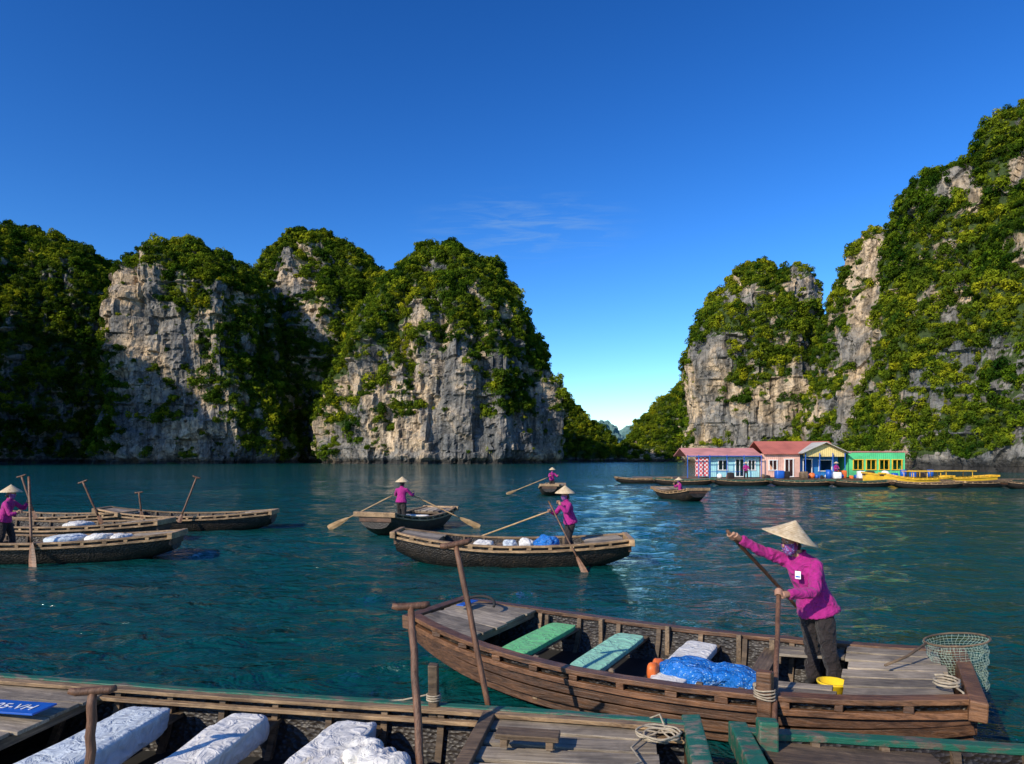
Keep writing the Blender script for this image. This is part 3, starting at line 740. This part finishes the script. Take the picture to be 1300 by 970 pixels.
# landing net at stern
ne=empty('landing_net',B.w((B.L/2-.02,.42,.82)),0)
mb=MB(); cyc=[2*math.pi*j/32 for j in range(33)]
mb.tube([(.27*math.cos(a),.20*math.sin(a),.03*math.cos(a)) for a in cyc],.009,8); mb.tube([(-.27,0,-.03),(-.5,-.1,-.12),(-.75,-.2,-.17)],.012,8)
mb.obj('hoop',[WX],ne,True)
mb=MB(); g=[]
cy2=[2*math.pi*j/44 for j in range(44)]
for i in range(20):
    f=i/19; g.append([( (.27*(1-.45*f))*math.cos(a)+.12*f*f+.04*noise.noise(Vector((i*.3,a*1.5,0))), (.20*(1-.4*f))*math.sin(a)+.03*noise.noise(Vector((i*.3,a*1.5,7))), .03*math.cos(a)-.44*f) for a in cy2])
mb.loft(g); nb=mb.obj('net_bag',[NETM],ne); wf=nb.modifiers.new('w','WIREFRAME'); wf.thickness=.0028; wf.use_replace=True

# foreground woman
ft=Vector((3.06,6.76,.19))
J={'pel':(-.06,0,.82),'nk':(-.215,-.0,1.29),'hd':(-.325,-.03,1.435),
 'shR':(-.31,.12,1.235),'elR':(-.57,.10,1.33),'wrR':(-.795,.07,1.45),
 'shL':(-.115,-.13,1.22),'elL':(-.205,-.29,.985),'wrL':(-.49,-.36,.985),
 'hipR':(-.10,.08,.78),'hipL':(-.02,-.08,.78),'knR':(-.06,.10,.44),'knL':(.02,-.08,.43),'anR':(-.04,.11,.08),'anL':(.10,-.09,.08)}
hR=ft+Vector((-.875,.06,1.485)); hL=ft+Vector((-.575,-.37,.995))
d1=Vector((.55,.42,-.50)).normalized(); d2=(Vector((2.02,5.28,.34))-hL).normalized()
WE=person('woman_rower',ft,(-.72,-.69,0),J,True,(R(4),R(17)),gripL=(hL,d2),gripR=(hR,d1),headfw=(-.9,-.44,0),hatr=.27)
oar(hR-d1*.09,hR+d1*2.75,.8,.02,False)
oar(hL-d2*.07,hL+d2*2.3,.7,.022,False)
mb=MB(); rr=Matrix.Rotation(math.atan2(-.69,-.72),3,'Z')
mb.box((-.295,-.135,1.125),(.006,.055,.075),0,rot=rr); mb.box((-.299,-.139,1.11),(.006,.04,.012),1,rot=rr)
mb.obj('name_badge',[WPAINT,BLUEP],WE)
# ---------------- near boat bottom-left
B1=Boat((-1.80,4.52),R(-9.5),L=5.9,W=.98,wb=.78,ws=.72,zm=.50,zb=.60,zst=.58,rail=GR,rail2=WRL,railw=.08,planks=WR)
mb=MB()
for sd_ in (1,-1):
    tt=[-1+i/10 for i in range(21)]
    mb.board([(t*B1.L/2,sd_*(B1.hw(t)-.085),B1.sz(t)+.022) for t in tt],.075,.03,0,.002)
    mb.board([(t*B1.L/2,sd_*(B1.hw(t)-.155),B1.sz(t)-.03) for t in tt],.05,.03,0,.002)
mb.obj('inner_rail',[WRL],B1.e,False,.004)
B1.deck(-.96,-.58,-.02,WD,6); B1.deck(.52,.93,-.02,WD,7)
B1.thwart(-.40,.36,BLUEW,.30,.72,.11,5,.08,.05); B1.thwart(-.11,.36,WHITE,.28,.72,.11,6,.08,.05); B1.thwart(.18,.36,WHITE,.28,.72,.11,8,.08,.05)
mb=MB(); mb.box((.62*B1.L/2+.05,.30,.63),(.42,.14,.035),0,jit=.003); mb.box((.62*B1.L/2-.1,.30,.585),(.05,.12,.06)); mb.box((.62*B1.L/2+.2,.30,.585),(.05,.12,.06))
mb.box((.52*B1.L/2-.02,0,.50),(.1,1.7,.12),0,jit=.004)
mb.obj('small_bench',[WX],B1.e,False,.006)
mb=MB(); mb.box((-.68*B1.L/2,.24,.60),(.62,.22,.014)); mb.obj('name_plate',[BLUEP],B1.e,False,.002)
tx=bpy.data.curves.new('plate_text','FONT'); tx.body='-1205-VH'; tx.size=.13; tx.extrude=.001; tx.materials.append(WPAINT)
to=bpy.data.objects.new('plate_text',tx); link(to,B1.e); to.location=(-.68*B1.L/2-.28,.19,.611)
mb=MB()
for k in range(3):
    mb.blob((.27*B1.L/2+.13*k,.15-.1*k,.47),(.22,.3,.18),.8,.06,6,10+k,36,22)
mb.obj('cloth_bundle',[WHITE],B1.e,True)
mb=MB(); rx=B1.L/2-.22
for k in range(5):
    mb.tube([(rx+(.10+.012*k)*math.cos(a)+.05*noise.noise(Vector((k*3,a*.8,0))),.50+(.08+.01*k)*math.sin(a)+.04*noise.noise(Vector((a,k*2,9))),.585+.010*k+.02*noise.noise(Vector((a,k,4)))) for a in [2*math.pi*j/26 for j in range(27)]],.007,6)
mb.tube([(rx-.1,.45,.60),(rx-.18,.3,.59),(rx-.12,.1,.59),(rx-.3,-.05,.58),(rx-.25,-.3,.58)],.007,6)
mb.tube([(rx+.05,.6,.61),(rx+.02,.72,.66),(rx-.05,.8,.6),(rx-.04,.86,.3)],.007,6)
mb.obj('rope',[ROPE],B1.e,True)
mb=MB(); mb.box((.32*B1.L/2+.12,B1.hw(.35)-.04,.66),(.07,.07,.42),0,jit=.006)
mb.obj('mooring_post',[WX],B1.e,False,.01)
mb=MB()
for k in range(3):
    mb.tube([(.32*B1.L/2+.12+.052*math.cos(a),B1.hw(.35)-.04+.052*math.sin(a),.60+.018*k) for a in [2*math.pi*j/14 for j in range(15)]],.007,6)
mb.tube([(.32*B1.L/2+.07,B1.hw(.35),.62),(.2*B1.L/2+.2,B1.hw(.35)+.04,.55),(.2*B1.L/2,B1.hw(.35)+.02,.53)],.007,6)
mb.obj('lashing_rope',[ROPE],B1.e,True)
oar((-.70,4.75,1.42),(-.52,4.15,.02),.3,.026)
oar((-.46,5.62,1.74),(-.10,5.32,.10),.3,.024)
oar((-2.57,4.20,1.02),(-2.55,4.10,.12),.2,.028)
# ---------------- near boat bottom-right
B2=Boat((4.12,3.46),R(-8),L=5.4,W=.95,wb=.74,ws=.7,zm=.50,zb=.60,zst=.58,rail=GR,rail2=WRL,railw=.10,planks=WR)
B2.deck(-.96,-.55,-.03,WX,6)
mb=MB(); mb.box((-B2.L/2+.12,.62,.62),(.13,.11,.26),0,jit=.008); mb.obj('corner_post',[GR],B2.e,False,.012)

# ---------------- middle boats
def midboat(loc,yaw,**k):
    k.setdefault('rail',WRL); k.setdefault('rail2',WRL)
    b=Boat(loc,yaw,detail=k.pop('detail',2),zm=.46,zb=.72,zst=.60,**k)
    b.deck(-.96,-.62,0,WD,5); b.deck(.62,.95,0,WD,5)
    for t in (-.38,-.1,.18): b.thwart(t,None,None)
    return b
M1=midboat((.0,16.0),R(-3),L=5.35,W=.88,wb=.42,ws=.62,keel=-.2)
for t,m,sz_ in ((-.24,WHITE,(.4,.5,.16)),(-.02,BLUEW,(.3,.5,.2)),(.12,WHITE,(.35,.3,.22))):
    mb=MB(); mb.blob((t*2.7,-.15,.43),sz_,.7,.08,5,int(t*9),36,22); mb.obj('cloth_bundle',[m],M1.e,True)
mb=MB(); mb.blob((.30*2.7,-.35,.48),(.5,.45,.33),.8,.09,5,3,36,22); mb.obj('blue_bag',[TARP],M1.e,True)
rower(M1.w((1.35,.0,.15)),R(200),((.40,.20,1.22),(.45,-.2,1.0)),.10,headyaw=R(10))
oar(M1.w((.85,-.25,1.45)),M1.w((1.75,-1.35,-.25)),.7,.02,False,WR); oar(M1.w((.9,.15,1.2)),M1.w((-1.9,1.6,0.05)),.7,.02,False,WB)
M2=midboat((-3.45,23.4),R(70),L=4.6,W=.80,wb=.6,ws=.58)
for t,m in ((-.45,GREENC),(-.2,TEALC),(.1,WHITE)):
    mb=MB(); mb.blob((t*2.3,0,.42),(.3,1.1,.14),.3,.02,5,2,24,12); mb.obj('seat_cover',[m],M2.e,True)
rower((-3.75,23.2,.15),R(75),((.42,.3,1.05),(.42,-.3,1.05)),.05)
oar((-4.1,23.4,1.15),(-6.3,23.4,.02),.8,.022,False,WB,bw=.11); oar((-3.4,23.6,1.15),(-1.1,23.9,.0),.8,.022,False,WB,bw=.11)
M3=midboat((2.75,46.5),R(82),L=5.2,W=.85,wb=.5,ws=.6,detail=1)
rower((2.7,46.5,.15),R(-70),((.42,.3,1.05),(.42,-.3,1.05)),.05)
oar((2.4,46.3,1.1),(-.4,45.6,.0),.8,.03,False,WB,bw=.11)
M4=midboat((9.9,40.5),R(100),L=5.0,W=.9,wb=.55,ws=.65,detail=1)
rower((10.0,40.6,.1),R(190),((.3,.3,.75),(.35,-.3,.75)),.1,crouch=.45)

# ---------------- left cluster
L1=midboat((-11.35,16.5),R(8),L=6.2,W=.9,wb=.5,ws=.45,keel=-.2)
for t,m,sz_ in ((.2,BLUEW,(.7,.9,.2)),(.44,WHITE,(.5,.8,.24)),(.60,WHITE,(.35,.6,.2))):
    mb=MB(); mb.blob((t*3.1,-.1,.48),sz_,.6,.09,4,int(t*19),36,22); mb.obj('cloth_bundle',[m],L1.e,True)
rower((-12.15,16.4,.15),R(10),((.45,.25,1.2),(.42,-.2,.95)),.12,headyaw=0)
oar((-11.35,16.1,2.0),(-10.7,15.3,-.2),.8,.03,False,WR,bw=.1)
L2=midboat((-13.4,20.2),R(2),L=6.2,W=.9,wb=.5,ws=.45)
L3=midboat((-11.1,23.6),R(6),L=5.6,W=.9,wb=.5,ws=.42)
L4=midboat((-16.0,23.3),R(-4),L=6.0,W=.9,wb=.5,ws=.42)
mb=MB(); mb.blob((.2*3,0,.45),(.6,.9,.22),.6,.07,5,9,26,14); mb.obj('cloth_bundle',[WHITE],L2.e,True)
for a,b_ in (((-12.4,19.8,1.75),(-11.9,19.9,.5)),((-10.4,22.6,1.8),(-10.9,22.4,.3)),((-12.3,22.6,1.3),(-12.2,22.6,.4)),((-14.6,20.4,1.9),(-14.1,20.3,.6))):
    oar(a,b_,.3,.03,True,WZ)

# ------------------------------------------------------------------ floating village
def wallm(name,c): 
    m,nt,b=newmat(name); n=ntex(nt,coords(nt),.8,6,.6); w_=N(nt,'ShaderNodeTexWave',bands_direction='X'); w_.inputs['Scale'].default_value=1.6
    nt.links.new(coords(nt),w_.inputs['Vector'])
    cc=ramp(nt,n,[(.3,[x*.65 for x in c]),(.58,c)]); nt.links.new(cc,b.inputs['Base Color']); b.inputs['Roughness'].default_value=.7
    bump(nt,w_.outputs['Fac'],b,.4,.03); return m
CY=wallm('pale_cyan_wall',(.36,.70,.76)); PK=wallm('pink_wall',(.76,.44,.34)); YW=wallm('yellow_wall',(.80,.62,.24)); GN=wallm('green_wall',(.10,.60,.24))
RF=wallm('red_metal_roof',(.48,.14,.10)); RF2=wallm('pink_metal_roof',(.62,.26,.23)); BT=wallm('blue_tarp_wall',(.02,.20,.52)); GW=wallm('grey_roof',(.52,.49,.43))
YB=plain('yellow_boat_paint',(.80,.46,.03),.45,.2,2)
REDP,_nt,_b=newmat('red_white_lattice')
ck=N(_nt,'ShaderNodeTexChecker'); ck.inputs['Scale'].default_value=5; ck.inputs['Color1'].default_value=(.6,.05,.06,1); ck.inputs['Color2'].default_value=(.75,.6,.58,1)
_nt.links.new(coords(_nt),ck.inputs['Vector']); _nt.links.new(ck.outputs[0],_b.inputs['Base Color'])
def walls(e,x0,x1,y0,y1,z0,z1,mat,openings=()):
    """front wall with openings (x,z0,z1,w), side and back walls"""
    mb=MB(); xs=sorted(openings); cur=x0; t=.08
    for (ox,a,b,wd) in xs:
        if ox-wd/2>cur: mb.box(((cur+ox-wd/2)/2,y0,(z0+z1)/2),(ox-wd/2-cur,t,z1-z0))
        if a>z0: mb.box((ox,y0,(z0+a)/2),(wd,t,a-z0))
        if b<z1: mb.box((ox,y0,(b+z1)/2),(wd,t,z1-b))
        cur=ox+wd/2
    if cur<x1: mb.box(((cur+x1)/2,y0,(z0+z1)/2),(x1-cur,t,z1-z0))
    mb.box((x0+t/2,(y0+y1)/2,(z0+z1)/2),(t,y1-y0-t,z1-z0)); mb.box((x1-t/2,(y0+y1)/2,(z0+z1)/2),(t,y1-y0-t,z1-z0)); mb.box(((x0+x1)/2,y1,(z0+z1)/2),(x1-x0,t,z1-z0))
    mb.obj('walls',[mat],e)
def frames(e,ops,y,mat,bars=1):
    mb=MB()
    for (ox,a,b,wd) in ops:
        mb.box((ox-wd/2,y,(a+b)/2),(.07,.13,b-a)); mb.box((ox+wd/2,y,(a+b)/2),(.07,.13,b-a))
        mb.box((ox,y,b),(wd+.16,.14,.07)); mb.box((ox,y,a),(wd+.16,.14,.07))
        for k in range(bars): mb.box((ox-wd/2+wd*(k+1)/(bars+1),y,(a+b)/2),(.05,.08,b-a-.08))
    mb.obj('window_frames',[mat],e)
def gable_x(e,x0,x1,y0,y1,ze,zr,mat,ov=.4):
    mb=MB(); ym=(y0+y1)/2; t=.07
    for a in (y0-ov,y1+ov):
        mb.add([(x0-ov,a,ze-.1),(x1+ov,a,ze-.1),(x1+ov,ym,zr),(x0-ov,ym,zr),(x0-ov,a,ze-.1-t),(x1+ov,a,ze-.1-t),(x1+ov,ym,zr-t),(x0-ov,ym,zr-t)],[(0,1,2,3),(7,6,5,4),(0,4,5,1),(0,3,7,4),(1,5,6,2)])
    mb.obj('roof',[mat],e)
h=empty('cyan_floating_house')
ops=[(21.2,1.2,2.2,.9),(22.9,.55,2.3,.85),(24.1,1.2,2.2,.7)]
walls(h,19.6,24.9,69,73,.5,2.65,CY,ops); frames(h,ops,68.93,WPAINT); gable_x(h,17.6,24.7,68.5,73.4,2.75,3.45,RF2,.25)
mb=MB()
for x in (17.4,18.5,19.6,21.3,23.0,24.7): mb.tube([(x,67.9,.4),(x,67.9,2.72)],.045,8)
mb.box((21.05,67.9,1.05),(3.4,.05,.05)); mb.box((21.05,67.9,2.60),(7.4,.06,.08))
mb.obj('veranda_posts',[BLUEP],h)
mb=MB(); mb.box((19.0,68.6,1.55),(1.3,.05,1.9)); mb.obj('lattice_panel',[REDP],h)
h=empty('pink_floating_house')
ops=[(26.1,1.2,2.2,.8),(27.7,.55,2.3,.85)]
walls(h,24.98,28.8,68.6,73,.5,2.85,PK,ops); frames(h,ops,68.53,WPAINT); gable_x(h,25.3,32.6,68.5,73.6,2.95,4.15,RF,.25)
h=empty('yellow_gable_house')
mb=MB(); x0,x1=28.9,33.0; y=67.9
mb.add([(x0,y,2.55),(x1,y,2.55),(x1,y,3.0),((x0+x1)/2,y,3.85),(x0,y,3.0),(x0,y+.08,2.55),(x1,y+.08,2.55),(x1,y+.08,3.0),((x0+x1)/2,y+.08,3.85),(x0,y+.08,3.0)],[(0,1,2,3,4),(9,8,7,6,5),(0,5,6,1)])
mb.obj('gable_front',[YW],h)
mb=MB()
mb.add([(x0-.4,y-.5,2.9),((x0+x1)/2,y-.5,4.0),((x0+x1)/2,y+5,4.0),(x0-.4,y+5,2.9)],[(0,1,2,3)]); mb.add([(x1+.4,y-.5,2.9),((x0+x1)/2,y-.5,4.0),((x0+x1)/2,y+5,4.0),(x1+.4,y+5,2.9)],[(0,3,2,1)])
r_=mb.obj('roof',[GW],h); sl=r_.modifiers.new('s','SOLIDIFY'); sl.thickness=.06
ops=[(29.8,.55,2.3,.9),(31.6,1.1,2.2,1.3)]
walls(h,29.0,32.9,69.2,72.5,.5,2.74,BT,ops); frames(h,ops,69.12,WPAINT,0)
mb=MB()
for x in (29.0,30.4,31.7,32.9): mb.tube([(x,67.7,.4),(x,67.7,2.9)],.05,8)
mb.obj('porch_posts',[BLUEP],h)
h=empty('green_floating_house')
ops=[(34.5,1.25,2.25,.95),(35.8,1.25,2.25,.95),(37.1,1.25,2.25,.95),(38.4,1.25,2.25,.95)]
walls(h,33.6,39.2,68.4,72.5,.5,2.95,GN,ops); frames(h,ops,68.33,YB,1)
mb=MB(); mb.box((36.4,70.6,3.03),(6.2,4.6,.1)); mb.obj('roof',[RF2],h)
d=empty('floating_dock')
mb=MB()
for i in range(120):
    x=13+i*.24; mb.box((x,69.6,.40+random.uniform(-.01,.01)),(.22,8.4,.05),0)
for x in np.arange(13.2,41.5,1.6):
    for y in (66.0,67.5): mb.tube([(x,y,.12),(x+1.1,y,.12)],.26,12,1)
mb.box((27.3,65.5,.30),(28.6,.12,.12),0); mb.obj('planks_and_floats',[WX,BLUEP],d)
mb=MB()
for i in range(34):
    x=random.uniform(20,40); y=random.uniform(65.8,67.2); s_=random.uniform(.3,.8); mb.blob((x,y,.42+s_/2),(s_,s_,s_),random.choice((.3,.9)),.05,4,i,14,8,random.randrange(5))
mb.obj('stored_goods',[BLUEP,WPAINT,ORANGE,TRO,WX],d,True)
mb=MB()
for x in (30.6,37.8,40.4): mb.tube([(x,66.2,.43),(x,66.2,1.28)],.28,14)
mb.obj('water_drums',[BLUEP],d,True)
mb=MB()
for i in range(70): mb.box((42+i*.24,66.5,.36),(.22,3.0,.05),0)
mb.obj('walkway_boards',[WX],d)
rower((31.2,66.0,.43),R(-80),((.25,.2,.9),(.25,-.2,.9)),.02,name='villager'); rower((22.6,66.2,.43),R(-100),((.25,.2,.9),(.25,-.2,.9)),.02,name='villager')
def small(loc,yaw,L=5.2,**k): return Boat(loc,yaw,L=L,W=k.pop('W',.85),wb=.45,ws=.6,zm=.42,zb=.6,zst=.55,detail=1,**k)
for (x,y,a) in ((12.6,66,3),(15.5,62,-6),(20.3,60.5,4),(24.9,59,-3),(29.3,57.5,5),(33.2,55,-5),(38.5,57,4),(41.5,54,-4)):
    b=small((x,y),R(a),rail=random.choice((WRL,WX,GR)),rail2=WRL); b.deck(-.95,-.6,0,WX,4); b.thwart(0); b.thwart(.4)
for (x,y,a,L) in ((38,62.5,-3,11.5),(35.5,60.3,2,6)):
    b=Boat((x,y),R(a),L=L,W=1.0,wb=.35,ws=.6,zm=.62,zb=1.1,zst=.85,detail=1,rail=YB,rail2=YB,skin=YB,name='yellow_boat'); b.thwart(-.3); b.thwart(.3)
    mb=MB(); mb.box((L*.1,0,1.25),(L*.45,1.7,.06))
    for xx in (-.1,.1,.3):
        for yy in (-.7,.7): mb.tube([(L*xx,yy,.55),(L*xx,yy,1.25)],.03,6)
    mb.obj('canopy',[YB],b.e)
scene.view_settings.view_transform='Standard'; scene.view_settings.look='None'; scene.view_settings.exposure=0
print('objects',len(bpy.data.objects))
